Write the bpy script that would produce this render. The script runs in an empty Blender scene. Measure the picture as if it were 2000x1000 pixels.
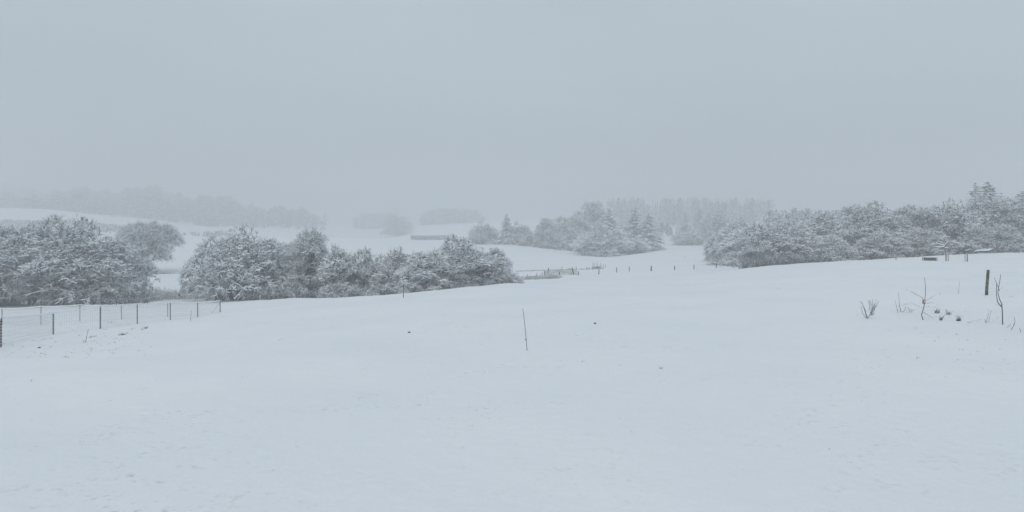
import bpy, math, random
import numpy as np

# ------------------------------------------------------------------ camera, sky, sun, exposure
F = 1556.0            # focal length in photo pixels (2000 wide)
EYE = 4.2             # eye height over the ground at the camera
HOR = 420.0           # row of the horizon in the photo
S = bpy.context.scene
C = S.collection
cam = bpy.data.cameras.new('camera'); cam_o = bpy.data.objects.new('camera', cam); C.objects.link(cam_o)
cam.sensor_width = 36.0; cam.lens = 36.0*F/2000; cam.shift_y = -(500-HOR)/2000
cam.clip_start = 0.1; cam.clip_end = 6000
cam_o.location = (0, 0, EYE); cam_o.rotation_euler = (math.radians(90), 0, 0)
S.camera = cam_o
w = bpy.data.worlds.new('World'); S.world = w; w.use_nodes = True
nt = w.node_tree; N = nt.nodes; L = nt.links
for n in list(N): N.remove(n)
SUN_EL, SUN_ROT = math.radians(38), math.radians(205)
sky = N.new('ShaderNodeTexSky'); sky.sky_type = 'NISHITA'; sky.sun_disc = False
sky.sun_elevation = SUN_EL; sky.sun_rotation = SUN_ROT; sky.air_density = 1.0; sky.dust_density = 4.0
nish = N.new('ShaderNodeBackground'); nish.inputs['Strength'].default_value = 0.012
L.new(sky.outputs[0], nish.inputs['Color'])
tc = N.new('ShaderNodeTexCoord'); sep = N.new('ShaderNodeSeparateXYZ'); L.new(tc.outputs['Generated'], sep.inputs[0])
ramp = N.new('ShaderNodeValToRGB'); cr = ramp.color_ramp          # overcast: brighter towards the zenith
cr.elements[0].position = 0.0; cr.elements[0].color = (0.30, 0.355, 0.40, 1)
cr.elements[1].position = 1.0; cr.elements[1].color = (0.59, 0.67, 0.72, 1)
e = cr.elements.new(0.12); e.color = (0.400, 0.471, 0.514, 1)
e = cr.elements.new(0.27); e.color = (0.455, 0.534, 0.583, 1)
L.new(sep.outputs['Z'], ramp.inputs[0])
cn = N.new('ShaderNodeTexNoise'); cn.inputs['Scale'].default_value = 1.6; cn.inputs['Detail'].default_value = 4
cmap = N.new('ShaderNodeMapping'); cmap.inputs['Scale'].default_value = (1, 1, 3.0)
L.new(tc.outputs['Generated'], cmap.inputs[0]); L.new(cmap.outputs[0], cn.inputs['Vector'])
cm = N.new('ShaderNodeMapRange'); cm.inputs['To Min'].default_value = 0.90; cm.inputs['To Max'].default_value = 1.10
cm.inputs['From Min'].default_value = 0.3; cm.inputs['From Max'].default_value = 0.7
L.new(cn.outputs[0], cm.inputs[0])
cloud = N.new('ShaderNodeBackground'); L.new(ramp.outputs[0], cloud.inputs['Color']); L.new(cm.outputs[0], cloud.inputs['Strength'])
addn = N.new('ShaderNodeAddShader'); out = N.new('ShaderNodeOutputWorld')
L.new(nish.outputs[0], addn.inputs[0]); L.new(cloud.outputs[0], addn.inputs[1]); L.new(addn.outputs[0], out.inputs[0])
sl = bpy.data.lights.new('sun', 'SUN'); sl.energy = 0.8; sl.angle = math.radians(50); sl.color = (1.0, 0.985, 0.955)
sun = bpy.data.objects.new('sun', sl); C.objects.link(sun)
# light comes from the direction of the sky's sun (rotation measured from +Y clockwise)
sun.rotation_euler = (math.radians(90)-SUN_EL, 0, math.radians(180)-SUN_ROT)
S.view_settings.view_transform = 'Standard'; S.view_settings.look = 'None'
S.view_settings.exposure = -0.06; S.view_settings.gamma = 1.0
S.cycles.volume_bounces = 3
S.cycles.max_bounces = 10

# ------------------------------------------------------------------ materials
def mat(name, col, rough=0.85, var=0.0, scale=4.0, col2=None, bump=0.0, bscale=20.0, thr=None):
    m = bpy.data.materials.new(name); m.use_nodes = True
    t = m.node_tree; b = t.nodes['Principled BSDF']; b.inputs['Roughness'].default_value = rough
    b.inputs['Specular IOR Level'].default_value = 0.25
    tcn = t.nodes.new('ShaderNodeTexCoord')
    if col2 is not None:
        nz = t.nodes.new('ShaderNodeTexNoise'); nz.inputs['Scale'].default_value = scale; nz.inputs['Detail'].default_value = 5
        t.links.new(tcn.outputs['Object'], nz.inputs['Vector'])
        r = t.nodes.new('ShaderNodeValToRGB')
        a, z = thr if thr else (0.35, 0.65)
        r.color_ramp.elements[0].position = a; r.color_ramp.elements[0].color = (*col, 1)
        r.color_ramp.elements[1].position = z; r.color_ramp.elements[1].color = (*col2, 1)
        t.links.new(nz.outputs[0], r.inputs[0]); t.links.new(r.outputs[0], b.inputs['Base Color'])
    else:
        b.inputs['Base Color'].default_value = (*col, 1)
    if bump:
        n2 = t.nodes.new('ShaderNodeTexNoise'); n2.inputs['Scale'].default_value = bscale; n2.inputs['Detail'].default_value = 6
        t.links.new(tcn.outputs['Object'], n2.inputs['Vector'])
        bp = t.nodes.new('ShaderNodeBump'); bp.inputs['Strength'].default_value = bump; bp.inputs['Distance'].default_value = 0.02
        t.links.new(n2.outputs[0], bp.inputs['Height']); t.links.new(bp.outputs[0], b.inputs['Normal'])
    return m
M_SNOW = mat('snow_on_twigs', (0.86, 0.88, 0.90), 0.7, col2=(0.76, 0.78, 0.81), scale=3)
M_BARK = mat('wet_bark', (0.038, 0.041, 0.046), 0.9, col2=(0.09, 0.09, 0.095), scale=5)
M_TWIG = mat('frosted_twig', (0.042, 0.047, 0.053), 0.9, col2=(0.32, 0.345, 0.37), scale=1.0, thr=(0.44, 0.68))
M_NEEDLE = mat('spruce_needles', (0.035, 0.052, 0.045), 0.9, col2=(0.14, 0.165, 0.16), scale=1.5)
M_IVY = mat('ivy_leaf', (0.030, 0.043, 0.032), 0.6, col2=(0.065, 0.075, 0.055), scale=2)
M_FAR = mat('far_wood_twigs', (0.07, 0.07, 0.075), 0.9, col2=(0.20, 0.21, 0.22), scale=0.06)
M_WOOD = mat('weathered_wood', (0.045, 0.038, 0.030), 0.9, col2=(0.13, 0.115, 0.085), scale=9, bump=0.6, bscale=40)
M_GREYW = mat('grey_wood', (0.10, 0.095, 0.09), 0.9, col2=(0.20, 0.19, 0.18), scale=9, bump=0.5, bscale=30)
M_MOSS = mat('mossy_post_wood', (0.055, 0.045, 0.028), 0.95, col2=(0.16, 0.15, 0.085), scale=7, thr=(0.42, 0.62), bump=0.8, bscale=30)
M_METAL = mat('dark_steel', (0.06, 0.065, 0.07), 0.5, col2=(0.13, 0.12, 0.12), scale=10)
M_RUST = mat('rusty_steel', (0.075, 0.035, 0.04), 0.7, col2=(0.05, 0.04, 0.05), scale=12)
M_WIRE = mat('galvanised_wire', (0.36, 0.38, 0.40), 0.5, col2=(0.5, 0.52, 0.54), scale=5)
M_GRASS = mat('dead_grass', (0.10, 0.085, 0.06), 0.95, col2=(0.22, 0.19, 0.14), scale=3)
M_REED = mat('dead_reeds', (0.20, 0.19, 0.175), 0.95, col2=(0.55, 0.55, 0.55), scale=0.6)
M_EARTH = mat('dark_earth', (0.030, 0.026, 0.024), 0.95, col2=(0.07, 0.06, 0.05), scale=12, bump=0.8)
M_RED = mat('red_plastic_tag', (0.24, 0.06, 0.055), 0.5, col2=(0.16, 0.05, 0.05), scale=15)
M_PALE = mat('pale_label', (0.62, 0.55, 0.52), 0.5, col2=(0.5, 0.42, 0.40), scale=20)
M_GUARD = mat('pinkish_tree_guard', (0.34, 0.28, 0.26), 0.6, col2=(0.45, 0.38, 0.36), scale=8)
M_PINK = mat('reddish_twigs', (0.10, 0.078, 0.085), 0.9, col2=(0.36, 0.35, 0.38), scale=1.1, thr=(0.4, 0.7))

def snow_ground():
    m = bpy.data.materials.new('snow_ground'); m.use_nodes = True
    t = m.node_tree; b = t.nodes['Principled BSDF']; b.inputs['Roughness'].default_value = 0.75
    b.inputs['Specular IOR Level'].default_value = 0.2
    tcn = t.nodes.new('ShaderNodeTexCoord')
    def noise(sc, det, rough=0.5, scl=(1, 1, 1)):
        mp = t.nodes.new('ShaderNodeMapping'); mp.inputs['Scale'].default_value = scl
        n = t.nodes.new('ShaderNodeTexNoise'); n.inputs['Scale'].default_value = sc; n.inputs['Detail'].default_value = det
        n.inputs['Roughness'].default_value = rough
        t.links.new(tcn.outputs['Object'], mp.inputs[0]); t.links.new(mp.outputs[0], n.inputs['Vector']); return n.outputs[0]
    def rng(s, a, z, lo, hi):
        r = t.nodes.new('ShaderNodeMapRange'); r.inputs['From Min'].default_value = a; r.inputs['From Max'].default_value = z
        r.inputs['To Min'].default_value = lo; r.inputs['To Max'].default_value = hi; t.links.new(s, r.inputs[0]); return r.outputs[0]
    def mul(a, b_):
        x = t.nodes.new('ShaderNodeMath'); x.operation = 'MULTIPLY'; t.links.new(a, x.inputs[0]); t.links.new(b_, x.inputs[1]); return x.outputs[0]
    base = t.nodes.new('ShaderNodeMix'); base.data_type = 'RGBA'
    base.inputs[6].default_value = (0.82, 0.84, 0.87, 1); base.inputs[7].default_value = (0.86, 0.875, 0.90, 1)
    t.links.new(rng(noise(0.12, 5), 0.35, 0.65, 0, 1), base.inputs[0])
    # thin snow where stubble shows through, in scattered patches
    thin = mul(rng(noise(7.0, 6, 0.65), 0.54, 0.72, 0, 1), rng(noise(0.22, 3), 0.45, 0.68, 0, 1))
    thin2 = mul(thin, rng(noise(1.3, 4), 0.45, 0.65, 0.1, 0.8))
    g = t.nodes.new('ShaderNodeMix'); g.data_type = 'RGBA'; g.inputs[7].default_value = (0.26, 0.24, 0.20, 1)
    t.links.new(base.outputs[2], g.inputs[6]); t.links.new(thin2, g.inputs[0])
    t.links.new(g.outputs[2], b.inputs['Base Color'])
    b1 = t.nodes.new('ShaderNodeBump'); b1.inputs['Strength'].default_value = 0.9; b1.inputs['Distance'].default_value = 0.05
    t.links.new(noise(2.2, 7, 0.6), b1.inputs['Height'])
    b2 = t.nodes.new('ShaderNodeBump'); b2.inputs['Strength'].default_value = 0.35; b2.inputs['Distance'].default_value = 0.012
    t.links.new(noise(14.0, 5, 0.6), b2.inputs['Height']); t.links.new(b1.outputs[0], b2.inputs['Normal'])
    t.links.new(b2.outputs[0], b.inputs['Normal'])
    return m

# ------------------------------------------------------------------ terrain
# columns: photo column -> (distance, row in the photo if > 100, else height relative to the eye)
NEAR = [(3, -4.2), (8, -4.16), (14, -4.15)]
COLS = {
 -400: NEAR+[(24,-5.2),(35,-6.2),(60,-8.6),(85,-10),(120,-11.4),(200,-12),(300,-10),(450,-8),(600,6),(700,8),(900,40),(1500,45)],
 0: NEAR+[(24,-4.85),(35,680),(46,-7.0),(60,-8.3),(84,-9.8),(100,-10.6),(160,-11.8),(250,-11.0),(330,-10.4),(430,462),(520,430),(610,406),(650,403),(720,2),(900,5),(1200,376),(1500,36)],
 100: NEAR+[(24,-4.75),(35,-5.7),(46,654),(60,634),(84,600.5),(100,587),(160,-11.8),(250,-11),(330,-10.2),(430,462),(520,432),(610,409),(650,406),(720,0),(900,398),(1200,388),(1500,28)],
 280: NEAR+[(24,-4.55),(46,-6.3),(56,630),(62,627),(85,595),(100,584),(120,566),(160,531),(220,497),(300,468.5),(360,-10.6),(430,456),(520,440),(600,429),(680,-5),(900,389),(1500,16)],
 400: NEAR+[(24,-4.45),(46,-6.0),(64,621.5),(82,589),(97,582),(120,565),(160,530),(230,490),(300,466),(380,-11),(500,-13),(600,450),(700,-11),(900,405),(1500,3)],
 550: NEAR+[(24,-4.3),(46,-5.6),(78,581.5),(95,-10.4),(130,-11.4),(200,510),(320,463.5),(420,-11.5),(650,-13),(900,430),(1500,-9)],
 700: NEAR+[(24,-4.2),(46,-5.3),(76,578),(92,-9.8),(130,-11.3),(200,510),(330,462.5),(400,-13),(650,-19),(900,-16),(1500,-20)],
 790: NEAR+[(24,-4.2),(46,-5.1),(75,571),(92,-9.6),(130,-11.1),(200,511),(330,468),(360,463),(420,-12),(650,-18.5),(900,-12),(1500,-20)],
 825: NEAR+[(24,-4.2),(46,-5.0),(75,568),(92,-9.5),(130,-11.1),(200,511),(330,469.5),(360,463),(450,452),(600,446),(900,438.5),(1500,-14)],
 860: NEAR+[(24,-4.2),(46,-4.95),(75,565.5),(92,-9.3),(130,553),(200,512),(330,470),(360,463),(450,451),(600,444),(900,437.5),(1500,-14)],
 1000: NEAR+[(24,-4.1),(46,-4.75),(78,549),(92,-8.6),(125,545),(160,529),(210,508),(290,479),(400,456),(600,440),(900,430),(1500,-7)],
 1100: NEAR+[(24,-4.1),(46,-4.75),(90,552),(125,540),(160,524),(210,508),(290,489),(400,460),(600,440),(1500,-9)],
 1200: NEAR+[(24,-4.1),(46,-4.75),(100,546),(150,529),(200,512),(262,501),(320,484),(400,465),(600,440),(1500,-9)],
 1300: NEAR+[(24,-4.1),(46,-4.75),(100,544),(150,525.5),(200,506),(260,488),(290,483),(350,481),(600,440),(1500,-9)],
 1400: NEAR+[(24,-4.1),(46,-4.65),(100,539),(140,523.5),(190,508),(250,493),(350,478),(600,445),(1500,-9)],
 1450: NEAR+[(24,-4.1),(46,-4.5),(85,533),(112,522.5),(140,-9.8),(190,-11.5),(350,-13),(600,-13),(1500,-9)],
 1600: NEAR+[(24,-4.1),(46,-4.35),(80,522),(108,511.5),(135,-8),(200,-10.5),(350,-13),(600,-13),(1500,-9)],
 1750: NEAR+[(24,-4.1),(46,-4.25),(80,-4.75),(108,504),(135,-7.2),(200,-9),(350,-10),(1500,-9)],
 1900: NEAR+[(24,-4.1),(46,-4.2),(80,-4.65),(108,496),(135,-6.5),(200,-8),(1500,-8)],
 2000: NEAR+[(24,-4.1),(46,-4.15),(80,-4.6),(108,492.5),(135,-6.2),(200,-8),(1500,-8)],
 2500: NEAR+[(24,-4.1),(46,-4.1),(80,-4.4),(108,-4.8),(135,-5.8),(200,-7.5),(1500,-8)],
}
LY = np.linspace(math.log(3), math.log(1500), 420)
PXS = np.arange(-400, 2501, 10.0)
def gsm(a, s, axis):
    k = np.exp(-0.5*(np.arange(-int(4*s)-1, int(4*s)+2)/s)**2); k /= k.sum(); p = len(k)//2
    return np.apply_along_axis(lambda v: np.convolve(np.pad(v, p, mode='edge'), k, mode='valid'), axis, a)
_keys = sorted(COLS)
_cz = []
for kx in _keys:
    ys = np.array([a for a, b in COLS[kx]]); zs = np.array([(HOR-b)/F*a if b > 100 else b for a, b in COLS[kx]])
    _cz.append(np.interp(LY, np.log(ys), zs))
_cz = np.array(_cz)
G = np.array([np.interp(PXS, _keys, _cz[:, j]) for j in range(len(LY))])    # [dist, px]
G = gsm(gsm(G, 2.6, 0), 2.6, 1)
def und(X, Y):       # gentle drifts
    a = 0.030*np.sin(X*0.9+1.3*np.sin(Y*0.31))*np.sin(Y*0.55+0.7*np.sin(X*0.4))
    a += 0.05*np.sin(X*0.23+2+0.9*np.sin(Y*0.11))*np.sin(Y*0.19+1)
    a += 0.012*np.sin(X*2.3+Y*0.7+np.sin(Y*1.1))*np.sin(Y*1.9-X*0.6)
    return a
def ground(X, Y):    # world height
    X = np.asarray(X, float); Y = np.asarray(Y, float)
    R = np.hypot(X, Y); th = np.arctan2(X, Y); thc = np.clip(th, -0.72, 0.72)
    Yc = np.maximum(R*np.cos(thc), 3.0); px = np.clip(1000+F*np.tan(thc), -400, 2500)
    u = np.clip((np.log(Yc)-LY[0])/(LY[1]-LY[0]), 0, len(LY)-1.001); v = (px+400)/10; v = np.clip(v, 0, len(PXS)-1.001)
    i = u.astype(int); j = v.astype(int); fu = u-i; fv = v-j
    z = G[i, j]*(1-fu)*(1-fv)+G[i+1, j]*fu*(1-fv)+G[i, j+1]*(1-fu)*fv+G[i+1, j+1]*fu*fv
    return z+EYE+und(X, Y)*np.clip(R/20, 0.5, 1.6)
def at(px, Y, dz=0):                       # where photo column px meets distance Y on the ground
    X = (px-1000)/F*Y
    return (X, Y, float(ground(X, Y))+dz)
def hit(px, py, ymax=700):                         # first ground point seen at a photo pixel
    Y = np.exp(np.linspace(math.log(6), math.log(ymax), 3000)); X = (px-1000)/F*Y
    row = HOR-(ground(X, Y)-EYE)/Y*F
    k = np.argmax(row <= py)
    return (float(X[k]), float(Y[k]), float(ground(X[k], Y[k])))

def mesh_np(name, V, Q, mi=None, mats=(), smooth=False):
    """V (n,3); Q (m,4) quads or (m,3) triangles"""
    me = bpy.data.meshes.new(name); n = Q.shape[1]
    me.vertices.add(len(V)); me.vertices.foreach_set('co', np.ascontiguousarray(V, dtype=np.float32).ravel())
    me.loops.add(Q.size); me.loops.foreach_set('vertex_index', np.ascontiguousarray(Q, dtype=np.int32).ravel())
    me.polygons.add(len(Q)); me.polygons.foreach_set('loop_start', np.arange(len(Q), dtype=np.int32)*n)
    for m in mats: me.materials.append(m)
    if mi is not None: me.polygons.foreach_set('material_index', np.ascontiguousarray(mi, dtype=np.int32))
    me.polygons.foreach_set('use_smooth', np.full(len(Q), smooth))
    me.update(calc_edges=True); return me
def link(name, me, parent=None, loc=None, **props):
    o = bpy.data.objects.new(name, me); C.objects.link(o)
    if parent is not None: o.parent = parent
    if loc is not None: o.location = loc
    for k, v in props.items():
        if v is not None: o[k] = v
    return o
def thing(name, label, cat, loc, group=None):
    o = link(name, None, loc=loc, label=label, category=cat, group=group); o.empty_display_size = 0.3; return o

th = np.unique(np.concatenate([np.radians(np.arange(-44, 44.01, 0.16)), np.radians(np.arange(45, 316, 3.0))]))
rr = np.concatenate([[0.0], np.exp(np.linspace(math.log(1.2), math.log(1500), 400))])
TH, RR = np.meshgrid(th, rr); X = RR*np.sin(TH); Y = RR*np.cos(TH); Z = ground(X, Y)
V = np.stack([X, Y, Z], -1).reshape(-1, 3); nr, nc = X.shape
I, J = np.meshgrid(np.arange(nr-1), np.arange(nc), indexing='ij'); J2 = (J+1) % nc
Q = np.stack([I*nc+J, I*nc+J2, (I+1)*nc+J2, (I+1)*nc+J], -1).reshape(-1, 4)[:, ::-1]
gr = link('ground', mesh_np('ground', V, Q, None, [snow_ground()], True), kind='structure')
LOW = float(Z.min())

# ------------------------------------------------------------------ branch meshes
UP = np.array([0, 0, 1.0])
def norm(a): return a/np.maximum(np.linalg.norm(a, axis=-1, keepdims=True), 1e-9)
def segs(P0, P1, R0, R1, snow, K=4, mbark=0, msnow=1, rng=None, thr=0.25):
    """a tube per segment; faces that look up carry a layer of snow"""
    n = len(P0); d = norm(P1-P0); side = np.cross(d, UP); ln = np.linalg.norm(side, axis=1)
    side[ln < 0.05] = (1, 0, 0); side = norm(side); nrm = np.cross(side, d)
    flat = np.clip(1.15-np.abs(d[:, 2]), 0, 1)
    ang = np.arange(K)*2*math.pi/K
    ca, sa = np.cos(ang), np.sin(ang)
    V = np.empty((n, 2, K, 3))
    for e, (P, R) in enumerate(((P0, R0), (P1, R1))):
        up = np.maximum(sa, 0)[None, :]*(snow*flat)[:, None]
        V[:, e] = P[:, None]+side[:, None]*(ca[None, :]*(R+0.35*snow*flat)[:, None])[..., None]+nrm[:, None]*(sa[None, :]*R[:, None]+up)[..., None]
    base = np.arange(n)*2*K; k = np.arange(K); k2 = (k+1) % K
    Q = np.stack([base[:, None]+k, base[:, None]+k2, base[:, None]+K+k2, base[:, None]+K+k], -1).reshape(-1, 4)
    mid = np.sin(ang+math.pi/K)
    fz = mid[None, :]*flat[:, None]
    mi = np.where((fz > thr) & (snow[:, None] > 0), msnow, mbark)
    return V.reshape(-1, 3), Q, mi.reshape(-1)
def merge(parts):
    Vs, Qs, Ms, o = [], [], [], 0
    for V, Q, M in parts:
        Vs.append(V); Qs.append(Q+o); Ms.append(M); o += len(V)
    return np.concatenate(Vs), np.concatenate(Qs), np.concatenate(Ms)

def skeleton(pts, stems, bias=0.28):
    """connect crown points to the stems, each to the cheapest node so far"""
    nodes = []; par = []; path = []
    for st in stems:
        for i, p in enumerate(st):
            nodes.append(p); par.append(len(nodes)-2 if i else -1)
            path.append(0.0 if i == 0 else path[-1]+np.linalg.norm(np.subtract(p, st[i-1])))
    starts = len(nodes)
    root = np.mean([s[-1] for s in stems], axis=0)
    pts = pts[np.argsort(np.linalg.norm(pts-root, axis=1))]
    A = np.zeros((starts+len(pts), 3)); A[:starts] = nodes; PL = np.zeros(len(A)); PL[:starts] = path
    ok = np.ones(len(A), bool)
    for st_i, s in enumerate(par):
        if s == -1: ok[st_i] = False
    for i, p in enumerate(pts):
        n = starts+i; d = np.linalg.norm(A[:n]-p, axis=1)
        cost = d*(1+0.35*np.clip((A[:n, 2]-p[2])/np.maximum(d, 1e-3), -0.3, 1))+bias*PL[:n]; cost[~ok[:n]] = 1e9
        k = int(np.argmin(cost)); A[n] = p; par.append(k); PL[n] = PL[k]+d[k]
    par = np.array(par); cnt = np.ones(len(A))
    for i in range(len(A)-1, -1, -1):
        if par[i] >= 0 and i >= starts: cnt[par[i]] += cnt[i]
    for i in range(starts-1, -1, -1):
        if par[i] >= 0: cnt[par[i]] += cnt[i]
    return A, par, cnt, starts

def crown_points(rng, n, w, h, z0, kind, lump=0.5, ncl=45):
    """points filling an uneven crown of width w, from z0 to h"""
    out = []
    ph = rng.uniform(0, 6.28, 8)
    def wob(th, el): return 1+0.10*np.sin(2*th+ph[0])+0.08*np.sin(3*th+ph[1]+2*el)+0.07*np.sin(5*th+ph[2]+3*el)+0.05*np.sin(9*th+ph[3])
    def shell(m, lo):
        t = rng.uniform(0, 2*math.pi, m); s = rng.uniform(-1 if kind == 'round' else 0, 1, m)
        el = np.arcsin(s); r = rng.uniform(lo**2.2, 1, m)**(1/2.2)*wob(t, el)
        x = np.cos(el)*np.cos(t)*r*w/2; y = np.cos(el)*np.sin(t)*r*w/2
        if kind == 'round': z = z0+(h-z0)*(0.5+0.5*np.sin(el)*r)
        else: z = z0+(h-z0)*np.sin(el)**0.9*r if False else z0+(h-z0)*np.abs(np.sin(el))**0.85*np.minimum(r, 1.15)
        return np.stack([x, y, z], -1)
    m1 = int(n*(1-lump)); out.append(shell(m1, 0.25))
    cen = shell(ncl, 0.78); idx = rng.integers(0, ncl, n-m1)      # arching sprays: each clump droops away from its middle
    cr_ = rng.uniform(0.10, 0.19, ncl)[idx]*w; a = rng.uniform(0, 2*math.pi, n-m1); q = np.sqrt(rng.random(n-m1))
    od = norm(cen*[1, 1, 0])[idx]
    off = np.stack([q*cr_*np.cos(a), q*cr_*np.sin(a), cr_*(0.10-(0.62+0.5*rng.random(ncl)[idx])*q**2)+rng.normal(0, 0.07, n-m1)*cr_], -1)
    out.append(cen[idx]+off+od*(q*cr_*0.35)[:, None]-UP*(np.clip(1-cen[idx][:, 2]/h, 0, 1)*q*cr_*0.5)[:, None])
    P = np.concatenate(out); P[:, 2] = np.clip(P[:, 2], 0.12, None)
    return P

def build_tree(seed, w, h, kind='dome', n=900, z0=0.4, stems=3, rtip=0.011, twigs=7, tl=0.55, snow=0.030, droop=0.25,
               lump=0.70, spread=0.35, twmat=None, bias=0.28, tr=0.011, sheight=0.35, ncl=45, lean=0.0, prune=None, shel=4.5):
    rng = np.random.default_rng(seed)
    P = crown_points(rng, n, w, h, z0, kind, lump, ncl)
    if prune is not None: P = P[prune(P)]
    P[:, 0] += lean*P[:, 2]
    ST = []
    for i in range(stems):
        a = 2*math.pi*i/stems+rng.uniform(0, 1.5); b = spread*w*0.25 if stems > 1 else 0
        x0, y0 = (0.12*w*0.3*math.cos(a), 0.12*w*0.3*math.sin(a)) if stems > 1 else (0, 0)
        hh = max(h*sheight, z0*0.9)*rng.uniform(0.85, 1.15); k = 5
        ST.append([(x0+(b*math.cos(a))*(t/k)**1.3+rng.normal(0, 0.05)+lean*hh*t/k, y0+(b*math.sin(a))*(t/k)**1.3+rng.normal(0, 0.05), hh*t/k-(0.3 if t == 0 else 0)) for t in range(k+1)])
    A, par, cnt, starts = skeleton(P, ST, bias)
    rad = rtip*cnt**0.44
    has = par >= 0; P1 = A[has]; P0 = A[par[has]]; r1 = rad[has]; r0 = np.minimum(rad[par[has]], r1*1.5)
    # split each link in two with a kink so branches are not straight
    Lk = np.linalg.norm(P1-P0, axis=1)[:, None]; mid = (P0+P1)/2+rng.normal(0, 0.09, P0.shape)*Lk; mid[:, 2] += 0.06*Lk[:, 0]
    B0 = np.concatenate([P0, mid]); B1 = np.concatenate([mid, P1]); ra = np.concatenate([r0, (r0+r1)/2]); rb = np.concatenate([(r0+r1)/2, r1])
    sn = snow*(0.4+1.5*rng.random(len(B0))**1.6)*np.clip(ra/0.02, 0.7, 2.0)
    # snow lies only where little hangs above: count the crown points over each point
    Hh = A[starts:]; ex = np.zeros(len(A))
    for i0 in range(0, len(A), 400):
        q = A[i0:i0+400]; dx = np.hypot(q[:, None, 0]-Hh[None, :, 0], q[:, None, 1]-Hh[None, :, 1]); dz = Hh[None, :, 2]-q[:, None, 2]
        ex[i0:i0+400] = ((dx < 0.32+0.12*dz) & (dz > 0.22) & (dz < 2.6)).sum(1)
    ex = np.exp(-(ex/shel)**1.5)
    sn *= (0.18+1.35*np.concatenate([ex[has], ex[has]]))*(1+0.6*((ra > 0.014) & (ra < 0.06)))
    big = ra > 0.055
    vert = np.abs(norm(B1-B0)[:, 2])
    tr_v = segs(B0[big], B1[big], ra[big], rb[big], sn[big], K=7, thr=0.35)
    parts = [segs(B0[~big], B1[~big], ra[~big], rb[~big], sn[~big], K=4)]
    # twig sprays at the outer nodes
    node = np.where((np.arange(len(A)) >= starts) & (cnt < 14))[0]
    twigs = max(5, int(round(twigs*0.8))); tl = tl*1.3; node = np.repeat(node, twigs); c = A[node]+rng.normal(0, 0.03, (len(node), 3))
    pd = norm(A[node]-A[par[node]]); ctr = np.array([0, 0, h*0.3]); outd = norm(A[node]-ctr)
    d = norm(0.55*pd+0.45*outd+rng.normal(0, 0.55, c.shape)+UP*0.02)
    ln = tl*rng.uniform(0.45, 1.2, len(node))[:, None]
    m = c+d*ln*0.5; d2 = norm(d+rng.normal(0, 0.25, d.shape)-UP*droop*rng.uniform(0.2, 1.6, (len(d), 1))); t = m+d2*ln*0.5
    R = tr*rng.uniform(0.7, 1.3, len(node)); s1 = snow*(0.15+1.5*rng.random(len(node))**1.3)*(0.12+1.95*ex[node])
    parts.append(segs(c, m, R, R*0.8, s1)); parts.append(segs(m, t, R*0.8, R*0.35, s1*0.9))
    for q in range(2):
        f = rng.uniform(0.1, 0.9, (len(node), 1)); b = np.where(f < 0.5, c+(m-c)*f*2, m+(t-m)*(f*2-1))
        dd = norm(d*0.7+rng.normal(0, 0.6, d.shape)-UP*droop*0.6); e2 = b+dd*ln*rng.uniform(0.3, 0.6, (len(node), 1))
        parts.append(segs(b, e2, R*0.7, R*0.3, s1*0.75))
    V, Q, MI = merge(parts)
    trunk = mesh_np('trunk', tr_v[0], tr_v[1], tr_v[2], [M_BARK, M_SNOW], True)
    crown = mesh_np('crown', V, Q, MI, [twmat or M_TWIG, M_SNOW])
    return dict(trunk=trunk, crown=crown, w=w, h=h)

def leaves(rng, P, size, psnow=0.35):
    n = len(P); a = norm(rng.normal(0, 1, (n, 3))*np.array([1, 1, 0.5])); b = norm(np.cross(a, rng.normal(0, 1, (n, 3))))
    s = size*rng.uniform(0.6, 1.3, (n, 1)); nr_ = np.cross(a, b)
    V = np.stack([P-a*s, P-b*s*0.7, P+a*s, P+b*s*0.7], 1).reshape(-1, 3)
    Q = np.arange(4*n).reshape(n, 4); mi = ((np.abs(nr_[:, 2]) > 0.55) & (rng.random(n) < psnow)).astype(int)
    return V, Q, mi

def ivy_part(rng, cols, n, size, psnow):
    """leaf clumps round a few upright axes: cols = (x, y, z0, z1, radius)"""
    P = []
    for (x, y, za, zb, r) in cols:
        m = int(n*(zb-za)*r); z = rng.uniform(za, zb, m); a = rng.uniform(0, 6.28, m)
        q = r*(1+0.3*np.sin(z*3.1+x)+0.25*np.sin(2*a+z*1.7))*np.sqrt(rng.uniform(0.25, 1, m))
        P.append(np.stack([x+q*np.cos(a), y+q*np.sin(a), z], -1))
    return leaves(rng, np.concatenate(P), size, psnow)

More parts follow.
